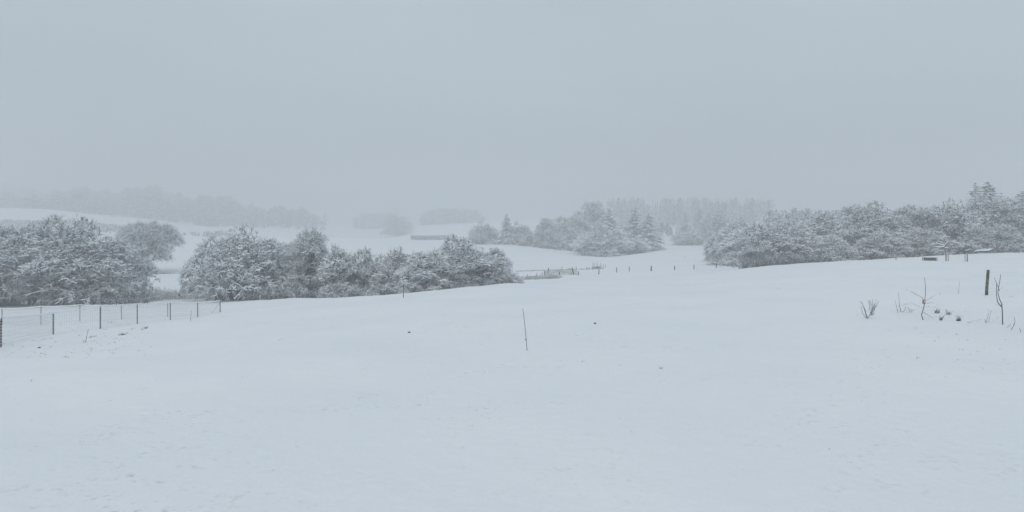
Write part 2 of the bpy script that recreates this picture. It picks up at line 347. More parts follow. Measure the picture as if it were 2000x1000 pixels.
def build_spruce(seed, w, h, z0=0.6, tiers=26, per=11, snow=0.05, sub=15, green=None, taper=1.0, irr=0.18):
    rng = np.random.default_rng(seed)
    zt = np.linspace(z0, h*0.985, tiers); A0, A1, RA, RB, SN = [], [], [], [], []
    S0, S1, SR, SS = [], [], [], []
    for z in zt:
        f = (z-z0)/(h-z0); Lm = w/2*(1-f)**taper*1.0+0.12
        for k in range(max(4, int(per*(1-0.55*f)))):
            a = rng.uniform(0, 6.28); Lb = Lm*rng.uniform(1-2*irr, 1+irr); zb = z+rng.normal(0, 0.12)*h/tiers
            d = np.array([math.cos(a), math.sin(a), 0.0]); p = np.array([0, 0, zb]); sl_ = 0.35*f-0.12
            npt = 5; pts = [p+d*Lb*t/(npt-1)+UP*Lb*(sl_*t/(npt-1)-0.34*(t/(npt-1))**2*(1-0.6*f)+0.06*(t/(npt-1))**3) for t in range(npt)]
            for t in range(npt-1):
                A0.append(pts[t]); A1.append(pts[t+1]); r = 0.02+0.012*Lb*(1-t/npt); RA.append(r+0.02); RB.append(r*0.8+0.02); SN.append(snow*rng.uniform(0.5, 1.6))
            for s in range(int(sub*max(0.5, Lb/(w/2))*1.6)):
                u = rng.uniform(0.12, 1); i = min(int(u*(npt-1)), npt-2); q = pts[i]+(pts[i+1]-pts[i])*(u*(npt-1)-i)
                sd = np.array([-d[1], d[0], 0])*rng.choice([-1, 1]); l2 = (0.22*Lb+0.14)*rng.uniform(0.6, 1.2)*(1.15-0.6*u)
                dd = sd*0.8+d*0.55-UP*rng.uniform(0.2, 0.9); dd /= np.linalg.norm(dd)
                S0.append(q); S1.append(q+dd*l2); SR.append(0.050+0.035*l2); SS.append(snow*rng.uniform(0.2, 1.1))
    f = lambda a: np.array(a)
    # needle tufts hanging from the branchlets
    s0, s1, sr, ss = f(S0), f(S1), f(SR), f(SS)
    c = (s0+s1)/2+rng.normal(0, 0.03, s0.shape); e1 = c+norm(rng.normal(0, 1, c.shape)*[1, 1, 0.3]-UP*0.5)*(np.linalg.norm(s1-s0, axis=1)[:, None]*0.55)
    V, Q, MI = merge([segs(f(A0), f(A1), f(RA), f(RB), f(SN)), segs(s0, s1, sr, sr*0.4, ss), segs(c, e1, sr*0.8, sr*0.3, ss*0.7)])
    crown = mesh_np('crown', V, Q, MI, [green or M_NEEDLE, M_SNOW])
    tz = np.linspace(-0.3, h, 9); T = np.stack([0.03*np.sin(tz), 0.03*np.cos(tz*1.3), tz], -1); R = 0.028*h*0.6*(1-tz/(h*1.02))+0.012
    t = segs(T[:-1], T[1:], R[:-1], R[1:], np.zeros(8), K=8)
    return dict(trunk=mesh_np('trunk', t[0], t[1], t[2], [M_BARK, M_SNOW], True), crown=crown, w=w, h=h)

PR = {}
PR['haw'] = build_tree(11, 11, 7.6, 'dome', 1900, 1.5, 3, twigs=8, spread=0.7, snow=0.045, droop=0.35, sheight=0.38, rtip=0.013, ncl=60)
PR['big'] = build_tree(12, 9, 9.4, 'dome', 2000, 1.6, 2, twigs=8, spread=0.5, snow=0.042, droop=0.3, sheight=0.3, ncl=70, rtip=0.012)
PR['edge'] = build_tree(13, 7, 9.2, 'round', 1700, 0.8, 2, twigs=8, spread=0.8, snow=0.035, sheight=0.3)
PR['dome'] = build_tree(14, 7, 6, 'dome', 1600, 0.15, 5, twigs=8, spread=0.9, snow=0.032, sheight=0.3, ncl=60, tl=0.5)
PR['dome_b'] = build_tree(15, 6, 6.5, 'dome', 1400, 0.2, 4, twigs=8, spread=0.8, snow=0.036, droop=0.5, sheight=0.35, tl=0.6)
PR['droop'] = build_tree(16, 6, 5.5, 'dome', 1300, 0.15, 4, twigs=8, spread=0.9, snow=0.040, droop=0.8, tl=0.7)
PR['pink'] = build_tree(17, 5.5, 5.6, 'dome', 1300, 0.2, 5, twigs=8, spread=0.8, snow=0.028, twmat=M_PINK, tl=0.5)
PR['thin'] = build_tree(18, 5, 7, 'round', 700, 0.6, 3, twigs=7, spread=0.6, snow=0.026, droop=0.1, tl=0.6, sheight=0.5)
PR['lone'] = build_tree(19, 10.5, 9.0, 'round', 1900, 2.9, 1, twigs=9, spread=0.5, snow=0.020, droop=0.6, tl=0.8, sheight=0.26, lean=0.03, ncl=26, lump=0.68, shel=8)
PR['round'] = build_tree(20, 8, 10, 'round', 900, 0.8, 1, twigs=8, snow=0.045, droop=0.2, tl=0.95, sheight=0.3, tr=0.02)
PR['puff'] = build_tree(21, 8, 6.5, 'dome', 900, 0.2, 4, twigs=8, snow=0.06, droop=0.3, tl=0.95, tr=0.02, spread=0.9)
PR['low'] = build_tree(22, 3.5, 1.8, 'dome', 420, 0.05, 5, twigs=7, snow=0.022, tl=0.35, twmat=M_BARK, spread=0.9, rtip=0.008, ncl=14)
PR['spruce'] = build_spruce(31, 6.2, 12.5, snow=0.09, taper=0.85, tiers=32, per=13)
PR['spruce_b'] = build_spruce(32, 7.5, 13, snow=0.13, tiers=30, per=15, taper=0.5, irr=0.3)
PR['spruce_c'] = build_spruce(33, 6.5, 15, snow=0.10, tiers=32, per=13, taper=0.55, irr=0.3)
# ivy-clad tree: bare crown with a dark leafy column; and a low ivy-smothered hawthorn
rg = np.random.default_rng(5)
iv = ivy_part(rg, [(0, 0, 0.1, 5.4, 0.50), (0.35, 0.2, 2.2, 6.4, 0.42), (-0.7, 0, 0.1, 3.2, 0.5), (0.7, 0.3, 0.1, 3.0, 0.45), (0.3, 0, 5, 7.4, 0.28)], 3400, 0.085, 0.26)
PR['ivy'] = build_tree(23, 5.2, 8.6, 'round', 800, 1.0, 3, twigs=7, spread=0.35, snow=0.03, tl=0.6, sheight=0.8, droop=0.1)
PR['ivy']['extra'] = ('ivy', mesh_np('ivy', iv[0], iv[1], iv[2], [M_IVY, M_SNOW]))
iv = ivy_part(rg, [(0, 0, 0.1, 4.4, 0.9), (-0.9, 0.2, 2.4, 4.6, 0.8), (0.8, 0, 2.2, 4.9, 0.75), (-0.3, -0.6, 1.4, 4.2, 0.8), (0.5, -0.7, 0.2, 3.2, 0.6), (0, 0, 4.2, 5.3, 0.5)], 1900, 0.09, 0.30)
PR['ivy_low'] = build_tree(24, 4.6, 5.7, 'dome', 800, 1.2, 3, twigs=7, spread=0.4, snow=0.05, tl=0.6, droop=0.5)
PR['ivy_low']['extra'] = ('ivy', mesh_np('ivy', iv[0], iv[1], iv[2], [M_IVY, M_SNOW]))

rot = random.Random(3)
def plant(kind, name, cat, label, px, Y, top, wpx, group=None, rz=None, sink=0.0):
    p = PR[kind]; loc = at(px, Y); hz = EYE+(HOR-top)/F*Y-loc[2]; sx = wpx/F*Y/p['w']*1.0; sz = hz/(p['h']*1.03)
    t = thing(name, label, cat, (loc[0], loc[1], loc[2]-sink), group)
    t.rotation_euler[2] = rot.uniform(0, 6.28) if rz is None else rz; t.scale = (sx, sx, sz)
    link('trunk', p['trunk'], t); link('crown', p['crown'], t)
    if 'extra' in p: link(p['extra'][0], p['extra'][1], t)
    return t

# (prototype, name, category, label, column, distance, top row, width in photo pixels, group)
LT = 'snowy trees left of the gap'; HG = 'snowy hedgerow behind the meadow'; MG = 'hazy grove beyond the fence posts'; RG = 'snowy hedge along the right crest'; FG = 'hazy trees in the far field'
TREES = [
 ('edge','tree','tree','snowy tree cut by the left picture edge, dark trunk above the fence',2,88,436,120,LT),
 ('thin','tree','tree','pale frosted tree standing behind and between the two large left trees',72,110,432,120,LT),
 ('edge','tree','tree','snow-covered tree with thin dark stem, between edge tree and broad dark-trunked tree',62,92,462,95,LT),
 ('big','tree','tree','large broad snow-laden tree with dark trunks behind the wire fence',150,90,436,170,LT),
 ('haw','tree','tree','low spreading snowy tree sloping down to the gap, dark beneath',216,92,482,128,LT),
 ('lone','tree','tree','lone rounded tree leaning over a bare strip in the snowy field',287,158,434,104,None),
 ('droop','bush','bush','pale grey bush at the left foot of the big arching hawthorn',392,101,498,64,HG),
 ('haw','hawthorn','tree','big arching hawthorn with white branches, second trunk from the gap',462,90,452,185,HG),
 ('thin','tree','tree','faint feathery tree rising behind hawthorn and ivy-clad tree',545,104,474,110,HG),
 ('dome_b','bush','bush','grey bush filling the space right of the big hawthorn',545,92,505,85,HG),
 ('ivy','ivy_clad_tree','tree','tallest hedgerow tree with dark ivy climbing its trunk',604,91,445,72,HG),
 ('thin','tree','tree','thin pale tree directly left of the ivy-clad tree',577,95,468,50,HG),
 ('ivy_low','ivy_bush','bush','dark ivy-smothered bush capped with snow, right of ivy-clad tree',662,90,488,74,HG),
 ('dome','bush','bush','pale rounded bush just right of the dark ivy bush',716,90,498,84,HG),
 ('pink','bush','bush','reddish grey bush with dark hollows behind the small sapling',778,89,490,98,HG),
 ('droop','bush','bush','whitish drooping bush whose branches sweep down to the right',833,87,497,108,HG),
 ('dome','bush','bush','tall domed grey bush, highest of the right end of hedgerow',900,89,476,124,HG),
 ('dome_b','bush','bush','last domed bush at the right end of the hedgerow',960,89,492,90,HG),
 # far field
 ('round','tree','tree','ghostly round tree at the left end of the clipped hedge',775,640,423,46,FG),
 ('spruce','spruce','tree','faint lone spruce spire in the fog above the ghostly tree',773,880,401,18,FG),
 ('puff','bush','bush','dim bush left of the dark field spruce',945,300,438,48,FG),
 ('spruce','spruce','tree','dark pointed spruce standing alone among far bushes',990,298,415,46,FG),
 ('puff','bush','bush','hazy bush touching the right side of the field spruce',1014,302,440,48,FG),
 ('puff','bush','bush','lowest far bush between the field spruce and round tree',1036,296,456,40,FG),
 ('round','tree','tree','compact round hazy tree above the low dark hedge bank',1067,292,428,42,FG),
 # middle grove
 ('round','tree','tree','pale tree at the left end of the hazy grove',1112,315,424,62,MG),
 ('round','tree','tree','highest pale tree at the back of the hazy grove',1156,350,396,62,MG),
 ('spruce_b','spruce','tree','snow-laden dark spruce, leftmost of three in the grove',1190,276,403,56,MG),
 ('spruce_c','spruce','tree','broad dark spruce in the middle of the grove',1240,284,401,58,MG),
 ('spruce_b','spruce','tree','dark spruce at the right end of the grove',1266,278,414,58,MG),
 ('puff','bush','bush','snowy bush at the left front of the grove',1122,290,452,62,MG),
 ('puff','bush','bush','large pale snow-covered bush in front of grove spruces',1176,259,448,96,MG),
 ('puff','bush','bush','rounded white bush under the rightmost grove spruces',1226,264,462,70,MG),
 ('puff','bush','bush','small pale bush at the right foot of the grove',1276,270,482,44,MG),
 # faint trees between the grove and the right hedge
 ('spruce_c','spruce','tree','faint slim conifer right of the grove at far field edge',1338,385,410,36,None),
 ('spruce_c','spruce','tree','second faint conifer right of the grove, slightly taller',1366,375,402,42,None),
 ('round','tree','tree','faint rounded tree just left of the right hedge',1398,340,416,52,None),
 ('puff','bush','bush','dim bush at the field edge under the faint conifers',1352,352,452,64,None),
 # right hedge
 ('puff','bush','bush','faint leftmost bush of the right hedge, down in the hollow',1408,185,455,56,RG),
 ('droop','bush','bush','pale bush second from the left end of the right hedge',1440,160,440,74,RG),
 ('haw','tree','tree','broad domed snowy tree at the low left corner of the crest',1520,124,428,150,RG),
 ('dome','bush','bush','snowy bush at the left foot of the broad domed tree',1478,121,470,66,RG),
 ('dome_b','tree','tree','rounded snowy tree with a dark trunk gap beneath it',1592,126,422,96,RG),
 ('droop','bush','bush','low white bush overhanging the dark hedge bottom',1626,119,462,62,RG),
 ('big','tree','tree','tall wide snow-laden tree rising highest left of the sapling pair',1700,126,400,128,RG),
 ('pink','bush','bush','reddish bush under the tall wide snowy tree',1722,119,452,84,RG),
 ('edge','tree','tree','snowy tree between the tall wide tree and sapling with guard',1782,126,403,100,RG),
 ('pink','bush','bush','purplish bush directly behind the slatted crate',1802,119,448,90,RG),
 ('haw','tree','tree','spreading white tree behind the sapling with the guard',1856,125,396,122,RG),
 ('spruce_c','spruce','tree','slim spruce top, left of the pair above the hedge',1905,150,351,52,RG),
 ('spruce_b','spruce','tree','broader spruce, right of the pair above the hedge',1929,153,350,78,RG),
 ('big','tree','tree','dense snowy tree below the pair of spruce tops',1918,127,388,112,RG),
 ('dome','bush','bush','low snowy bush beside the snow-covered log',1950,119,444,82,RG),
 ('edge','tree','tree','snowy tree at the right end, below the edge conifer',1968,128,386,96,RG),
 ('spruce_c','spruce','tree','dark conifer cut by the right picture edge',1996,140,368,60,RG),
]
for i, (k, nm, cat, lab, px, Yd, top, wp, grp) in enumerate(TREES):
    plant(k, nm, cat, lab, px, Yd, top, wp, grp)

# low scrub along the hedge foot
LOWB = [(648,86,556,44,'small snowy bramble under the dark ivy bush'),(690,86,558,40,'low scrub mound between ivy bush and pale bush'),
        (742,85,556,44,'low dark scrub left of the small sapling'),(805,84,552,36,'low scrub right of the small sapling'),
        (520,88,556,56,'low dark scrub right of the hawthorn trunks'),(575,88,552,50,'low scrub at the foot of the ivy-clad tree'),
        (640,121+0,0,0,None)]
for px, Yd, top, wp, lab in LOWB:
    if lab: plant('low', 'scrub', 'scrub', lab, px, Yd, top, wp, 'low scrub along the hedgerow foot')
for px, Yd, top, wp, lab in [(110,89,572,60,'dark scrub around the trunk of the broad left tree'),(175,89,566,70,'widest dark scrub beneath the broad left tree'),
        (240,90,570,60,'snow-tipped scrub beneath the low spreading tree'),(20,90,582,36,'scrub at the foot of the left edge tree')]:
    plant('low', 'scrub', 'scrub', lab, px, Yd, top, wp, 'low scrub under the left trees')
for px, Yd, top, wp, lab in [(1640,116,490,60,'dark scrub filling the hedge bottom left of tall wide tree'),(1690,116,486,60,'dark scrub under the tall wide tree'),
        (1745,116,482,60,'dark scrub behind the short lone post'),(1830,116,476,60,'dark scrub behind the sapling with the guard'),
        (1880,116,474,60,'dark scrub behind the staked sapling'),(1975,116,474,60,'dark scrub at the right end of the hedge')]:
    plant('low', 'scrub', 'scrub', lab, px, Yd, top, wp, 'dark scrub along the right hedge foot')

# ------------------------------------------------------------------ far woods (masses)
def wood(name, label, spots, seed, n=60, rs=0.2, m=None, sk=0.8):
    rng = np.random.default_rng(seed); P0, P1, R0, R1, SN = [], [], [], [], []
    for (x, y, z, h, wd, con) in spots:
        P0.append(np.array([[x, y, z-0.5]])); P1.append(np.array([[x, y, z+h*0.97]])); R0.append([0.22]); R1.append([0.04]); SN.append([0.0])
        t = rng.uniform(0.08, 1, n) if con else rng.uniform(0.10, 1.0, n)
        rad = wd/2*((1-t)**0.8 if con else np.sqrt(np.clip(1-(2*t-1.0)**2, 0.03, 1)))
        a = rng.uniform(0, 6.28, n); rr_ = rad*rng.uniform(0.4, 1.1, n)
        p0 = np.stack([x+rr_*0.35*np.cos(a), y+rr_*0.35*np.sin(a), z+h*t-(0 if con else 0.02*h)], -1)
        p1 = np.stack([x+rr_*np.cos(a), y+rr_*np.sin(a), z+h*t+(-0.15*rr_ if con else rng.uniform(-0.1, 0.3, n)*rr_)], -1)
        P0.append(p0); P1.append(p1); r = rs*(0.6+0.8*rng.random(n)); R0.append(r*1.3); R1.append(r*0.5); SN.append(rs*sk*rng.random(n)**1.5*(rng.random(n) < sk))
    c = np.concatenate
    V, Q, MI = segs(c(P0), c(P1), c(R0), c(R1), c(SN))
    return link(name, mesh_np(name, V, Q, MI, [m or M_FAR, M_SNOW]), kind='stuff', label=label, category='woodland')
rw = random.Random(8)
def spots_px(n, pxr, yr, tops, con, wr=(0.35, 0.6), jit=5, cond=None):
    """tops: photo columns and rows of the wood's skyline; farther rows of trees are the ones that reach it"""
    out = []; tx = [a for a, b in tops]; ty = [b for a, b in tops]
    for _ in range(n):
        px = rw.uniform(*pxr); Yd = rw.uniform(*yr)
        if cond and not cond(px, Yd): continue
        x, y, z = at(px, Yd); top = float(np.interp(px, tx, ty))+rw.random()**1.6*jit*2
        h = EYE+(HOR-top)/F*Yd-z
        if h < 1: continue
        out.append((x, y, z, h, h*rw.uniform(*wr), rw.random() < con))
    return out
def hill_spots(n):
    out = []
    for _ in range(n):
        px = rw.uniform(-150, 640); far = px < 90+rw.gauss(0, 75)
        if px > 430 and rw.random() < (px-430)/230: continue
        Yd = rw.uniform(1040, 1300) if far else rw.uniform(690, 1000)
        x, y, z = at(px, Yd); k = 1+0.22*math.sin(px*0.045+1)+0.16*math.sin(px*0.13)+0.1*math.sin(px*0.31)
        if rw.random() < 0.12+0.25*math.sin(px*0.07+Yd*0.02)*math.sin(Yd*0.031): continue
        h = min(rw.uniform(9, 15)*k, 20); out.append((x, y, z, h, h*rw.uniform(.5, .95), rw.random() < .25))
    return out
wood('hill_wood', 'grey wooded hill fading into fog beyond the left trees', hill_spots(4200), 1, 46, 0.3, mat('hill_wood_twigs', (0.04, 0.045, 0.05), 0.9, col2=(0.10, 0.11, 0.12), scale=0.05), 0.3)
wood('tall_wood', 'pale wood of tall trunks behind the grove', spots_px(250, (1180, 1512), (560, 700), [(1180, 388), (1215, 383), (1260, 384), (1300, 386), (1345, 383), (1400, 386), (1460, 384), (1500, 388)], 0.5, (0.22, 0.5), 13, lambda p, y: not (1300 < p < 1340) or rw.random() < 0.6)+spots_px(170, (1200, 1460), (400, 500), [(1200, 436), (1290, 432), (1330, 440), (1380, 424), (1460, 428)], 0.5, (0.3, 0.55), 9), 2, 150, 0.16)
wood('right_wood', 'dim wood showing above the right hedge', spots_px(260, (1500, 2060), (300, 360), [(1500, 410), (1560, 404), (1620, 410), (1680, 404), (1760, 408), (1830, 402), (1900, 396), (2060, 398)], 0.4, (0.3, 0.5), 6), 3, 150, 0.13)
wood('dome_wood', 'faint flat-topped wood on the far snowy field', spots_px(190, (824, 944), (840, 900), [(820, 426), (834, 411), (850, 407), (900, 407), (930, 410), (946, 424)], 0.1, (0.6, 0.9), 2), 4, 70, 0.3)
wood('fog_wood', 'barely visible strip of wood left of the fog spruce', spots_px(90, (690, 775), (860, 920), [(688, 426), (705, 416), (765, 414), (780, 420)], 0.3, (0.5, 0.8), 2), 5, 60, 0.3)
wood('valley_wood_veil', 'low line of trees beyond the left snowy field, widened as a veil for low fog', spots_px(600, (-100, 450), (440, 560), [(-100, 424), (0, 428), (150, 430), (230, 438), (300, 449), (350, 453), (410, 451), (450, 448)], 0.2, (0.9, 1.6), 5), 6, 60, 0.15)  # tree band extended left to darken the slope foot, standing in for low fog

# clipped hedge in the far field, dark bank hedge under the round tree
def hedge(name, label, pxa, pxb, Yd, h, depth, seed, dens=90):
    rng = np.random.default_rng(seed); a = at(pxa, Yd); b = at(pxb, Yd); Ln = b[0]-a[0]; n = int(Ln*h*dens)
    P = np.stack([rng.uniform(0, Ln, n), rng.uniform(-depth/2, depth/2, n), rng.uniform(0, h, n)], -1)
    P[:, 2] *= 1-0.12*np.abs(np.sin(P[:, 0]*0.9))
    P[:, 2] += ground(a[0]+P[:, 0], a[1]+P[:, 1])-a[2]
    d = norm(rng.normal(0, 1, P.shape)+UP*0.4); r = rng.uniform(0.02, 0.04, n)
    top = P[:, 2] > h*0.8
    V, Q, MI = segs(P, P+d*rng.uniform(0.2, 0.4, (n, 1)), r, r*0.5, np.where(rng.random(n) < 0.45, 0.03, 0.0)+top*0.04)
    t = thing(name, label, 'hedge', a); fol = (V, Q, MI)
    s = rng.uniform(0, Ln, int(Ln*2)); B = np.stack([s, s*0, ground(a[0]+s, a[1]+0*s)-a[2]-0.1], -1)
    V, Q, MI = segs(B, B+UP*h*0.8, np.full(len(s), .05), np.full(len(s), .02), np.zeros(len(s)))
    V, Q, MI = merge([fol, (V, Q, MI)]); link('foliage', mesh_np('foliage', V, Q, MI, [M_NEEDLE, M_SNOW]), t)
hedge('hedge', 'long low clipped hedge across the hazy far field', 802, 893, 334, 2.0, 1.6, 61)
hedge('hedge', 'low dark hedge bank under the compact round tree', 1052, 1096, 286, 0.9, 1.2, 62)

# ------------------------------------------------------------------ undergrowth, reeds, tufts
def tufts(name, label, cat, spots, seed, m, hgt, rad, n_each, spread, snow=0.012, pmat=None):
    rng = np.random.default_rng(seed); P0, P1, P2, R = [], [], [], []
    for (x, y, sc) in spots:
        n = max(3, int(n_each*sc)); q = rng.normal(0, spread*sc, (n, 2)); xx = x+q[:, 0]; yy = y+q[:, 1]
        z = ground(xx, yy)-0.03; p = np.stack([xx, yy, z], -1); d = norm(np.stack([rng.normal(0, .45, n), rng.normal(0, .45, n), np.ones(n)], -1))
        l = (hgt*sc*rng.uniform(0.4, 1.1, n))[:, None]; mm = p+d*l*0.6; e_ = norm(d+rng.normal(0, .35, (n, 3))-UP*0.35)
        P0.append(p); P1.append(mm); P2.append(mm+e_*l*0.45); R.append(rad*rng.uniform(0.6, 1.3, n))
    c = np.concatenate; p0, p1, p2, r = c(P0), c(P1), c(P2), c(R); sn = snow*rng.random(len(r))
    V, Q, MI = merge([segs(p0, p1, r, r*0.8, sn), segs(p1, p2, r*0.8, r*0.3, sn)])
    return link(name, mesh_np(name, V, Q, MI, [m, M_SNOW]), kind='stuff', label=label, category=cat)
def row_spots(n, pxa, pxb, fy, scr=(0.6, 1.2)):
    out = []
    for _ in range(n):
        px = rw.uniform(pxa, pxb); y = fy(px)+rw.uniform(-1, 1)*2.0; X_ = (px-1000)/F*y; out.append((X_, y, rw.uniform(*scr)))
    return out
tufts('undergrowth', 'frosty weeds and brambles in the gap between left trees and hedgerow', 'undergrowth',
      row_spots(230, 250, 440, lambda p: 102+rw.uniform(-8, 10)), 71, M_REED, 1.0, 0.014, 16, 0.4, 0.06)
tufts('undergrowth', 'dark scrub bottom along the foot of the hedgerow', 'undergrowth',
      [q for q in row_spots(330, 420, 1003, lambda p: 88+rw.uniform(-1.5, 2)) if not 432 < 1000+q[0]/q[1]*F < 480], 72, M_BARK, 1.3, 0.016, 26, 0.3, 0.012)
tufts('undergrowth', 'dark weeds under the left trees behind the fence', 'undergrowth',
      row_spots(200, 100, 285, lambda p: 89+rw.uniform(-2, 4)), 73, M_BARK, 1.0, 0.016, 26, 0.3, 0.014)
tufts('undergrowth', 'dark bottom growth of the hedge along the right crest', 'undergrowth',
      row_spots(420, 1455, 2040, lambda p: 118+rw.uniform(-2, 3)), 74, M_BARK, 2.0, 0.022, 30, 0.35, 0.014)
def bank(px): return 160-(px-1000)*0.0
tufts('reeds', 'grey reeds lining the near bank of the hidden brook', 'reeds',
      [(*hit(px, 546.5-(px-1000)*0.045+rw.uniform(-1.5, 1.5))[:2], rw.uniform(0.5, 1)) for px in np.random.default_rng(4).uniform(1000, 1092, 260)], 75, M_REED, 0.6, 0.018, 18, 0.3, 0.01)
tufts('reeds', 'tangled reeds on the brook between the leaning fence posts', 'reeds',
      [(*hit(px, 532+rw.uniform(-4, 7)-(px-1068)*0.03)[:2], rw.uniform(0.3, 0.8)) for px in np.random.default_rng(6).uniform(1066, 1126, 150)], 76, M_REED, 0.65, 0.018, 16, 0.4, 0.02)
tufts('reeds', 'dark strip of reeds running along the far brook bank', 'reeds',
      [(*hit(px, 530.5-(px-1000)*0.030+rw.uniform(-0.4, 0.4))[:2], rw.uniform(0.3, 0.55)) for px in np.random.default_rng(7).uniform(1008, 1180, 300)], 77, M_GRASS, 0.45, 0.016, 13, 0.3, 0.0)
tufts('reeds', 'small dark clump of brush at the end of the brook', 'reeds',
      [(*hit(px, 524.5+rw.uniform(-1, 1))[:2], rw.uniform(0.6, 1)) for px in np.random.default_rng(9).uniform(1158, 1171, 12)], 78, M_GRASS, 0.8, 0.016, 12, 0.35, 0.0)
# tufts that poke through the snow
tv = [(30,635,.5),(80,634.5,.6),(210,630,.6),(217,630,.8),(223,629.5,.6),(155,656,.6),(180,659,1),(184,657,.7),(167,669,.8),(236,655,.7),(240,654,1.1),(246,653,.7),(258,643,.7),(278,644.5,.9),
      (283,642,.9),(287,641,.9),(77,680,.8),(88,663,.5),(98,662,.5),(88,693,.6),(76,696,.5),(207,644,.6),(203,643,.5),(428,618,.5),(436,619,.5),(868,616.5,.4),(799,650,.5),(830,647,.35),
      (1643,559,.5),(1519,564,.45),(1072,585,.35),(1127,656,.4),(939,673,.35),(1012,724,.25),(1137,706,.4),(1090,706,.4),(1865,740,.25),(1292,720,.5),(638,724,.25),(390,876,.22),(905,965,.2),(120,884,.2),(360,858,.2),
      (1247,940,.2),(1826,800,.2),(1700,742,.2),(1790,700,.4),(60,745,.4),(545,665,.4),(1360,632,.4),(1210,714,.4)]
sp = [(*hit(a, b)[:2], c_) for a, b, c_ in tv]
rgs = np.random.default_rng(12)
for _ in range(900):
    px = rgs.uniform(-20, 2020); py = 565+rgs.random()**1.3*360
    if px > 450 and py < 600: continue
    sp.append((*hit(px, py)[:2], rgs.uniform(0.08, 0.26)))
for _ in range(240): sp.append((*hit(rgs.uniform(0, 300), rgs.uniform(628, 700))[:2], rgs.uniform(0.15, 0.5)))
for _ in range(90): sp.append((*hit(rgs.uniform(1660, 2000), rgs.uniform(590, 720))[:2], rgs.uniform(0.15, 0.4)))
tufts('grass', 'scattered dead grass tips poking through the snow', 'grass', sp, 79, M_GRASS, 0.20, 0.006, 16, 0.09, 0.004)

# ------------------------------------------------------------------ small solid shapes
def tube(pts, rads, K=8, snow=0.0, mb=0, ms=1, thr=0.35):
    """capped tube through points, one ring per point"""
    P = np.array(pts, float); R = np.array(rads, float)*np.ones(len(P)); n = len(P)
    d = np.zeros_like(P); d[1:-1] = P[2:]-P[:-2]; d[0] = P[1]-P[0]; d[-1] = P[-1]-P[-2]; d = norm(d)
    ref = np.array([0, 0, 1.0]) if np.abs(d[:, 2]).mean() < 0.8 else np.array([0, 1.0, 0])
    side = norm(np.cross(d, ref)); nr_ = np.cross(side, d); a = np.arange(K)*2*math.pi/K
    flat = np.clip(1.1-np.abs(d[:, 2]), 0, 1)
    V = P[:, None]+side[:, None]*(np.cos(a)[None]*(R+0.3*snow*flat)[:, None])[..., None]+nr_[:, None]*(np.sin(a)[None]*R[:, None]+np.maximum(np.sin(a), 0)[None]*(snow*flat)[:, None])[..., None]
    V = V.reshape(-1, 3); k = np.arange(K); k2 = (k+1) % K; Q = []
    for i in range(n-1): Q.append(np.stack([i*K+k, i*K+k2, (i+1)*K+k2, (i+1)*K+k], -1))
    Q = np.concatenate(Q); mi = np.tile(np.where((np.sin(a+math.pi/K) > thr), ms, mb), n-1) if snow > 0 else np.full(len(Q), mb)
    c0, c1 = len(V), len(V)+1; V = np.concatenate([V, P[:1], P[-1:]])
    cap0 = np.stack([np.full(K, c0), k2, k, k], -1)[:, :4]; cap1 = np.stack([np.full(K, c1), (n-1)*K+k, (n-1)*K+k2, (n-1)*K+k2], -1)
    caps = []
    for i in range(0, K, 2):       # quads over the cap: centre + three rim points
        caps.append([c0, (i+2) % K, (i+1) % K, i]); caps.append([c1, (n-1)*K+i, (n-1)*K+(i+1) % K, (n-1)*K+(i+2) % K])
    Q = np.concatenate([Q, np.array(caps)]); mi = np.concatenate([mi, np.full(len(caps), mb)])
    return V, Q, mi
def box(c, s, R=None, m=0, bev=0.0):
    c = np.array(c, float); s = np.array(s, float)/2
    v = np.array([[x, y, z] for x in (-1, 1) for y in (-1, 1) for z in (-1, 1)])*s
    if R is not None: v = v@np.array(R).T
    q = np.array([[0, 1, 3, 2], [4, 6, 7, 5], [0, 4, 5, 1], [2, 3, 7, 6], [0, 2, 6, 4], [1, 5, 7, 3]])
    return v+c, q, np.full(6, m)
def obj(name, parts, mats, parent=None, loc=None, smooth=False, **p):
    V, Q, MI = merge(parts); return link(name, mesh_np(name, V, Q, MI, mats, smooth), parent, loc, **p)
def topleft(px, py, Y): return np.array([(px-1000)/F*Y, Y, EYE+(HOR-py)/F*Y])

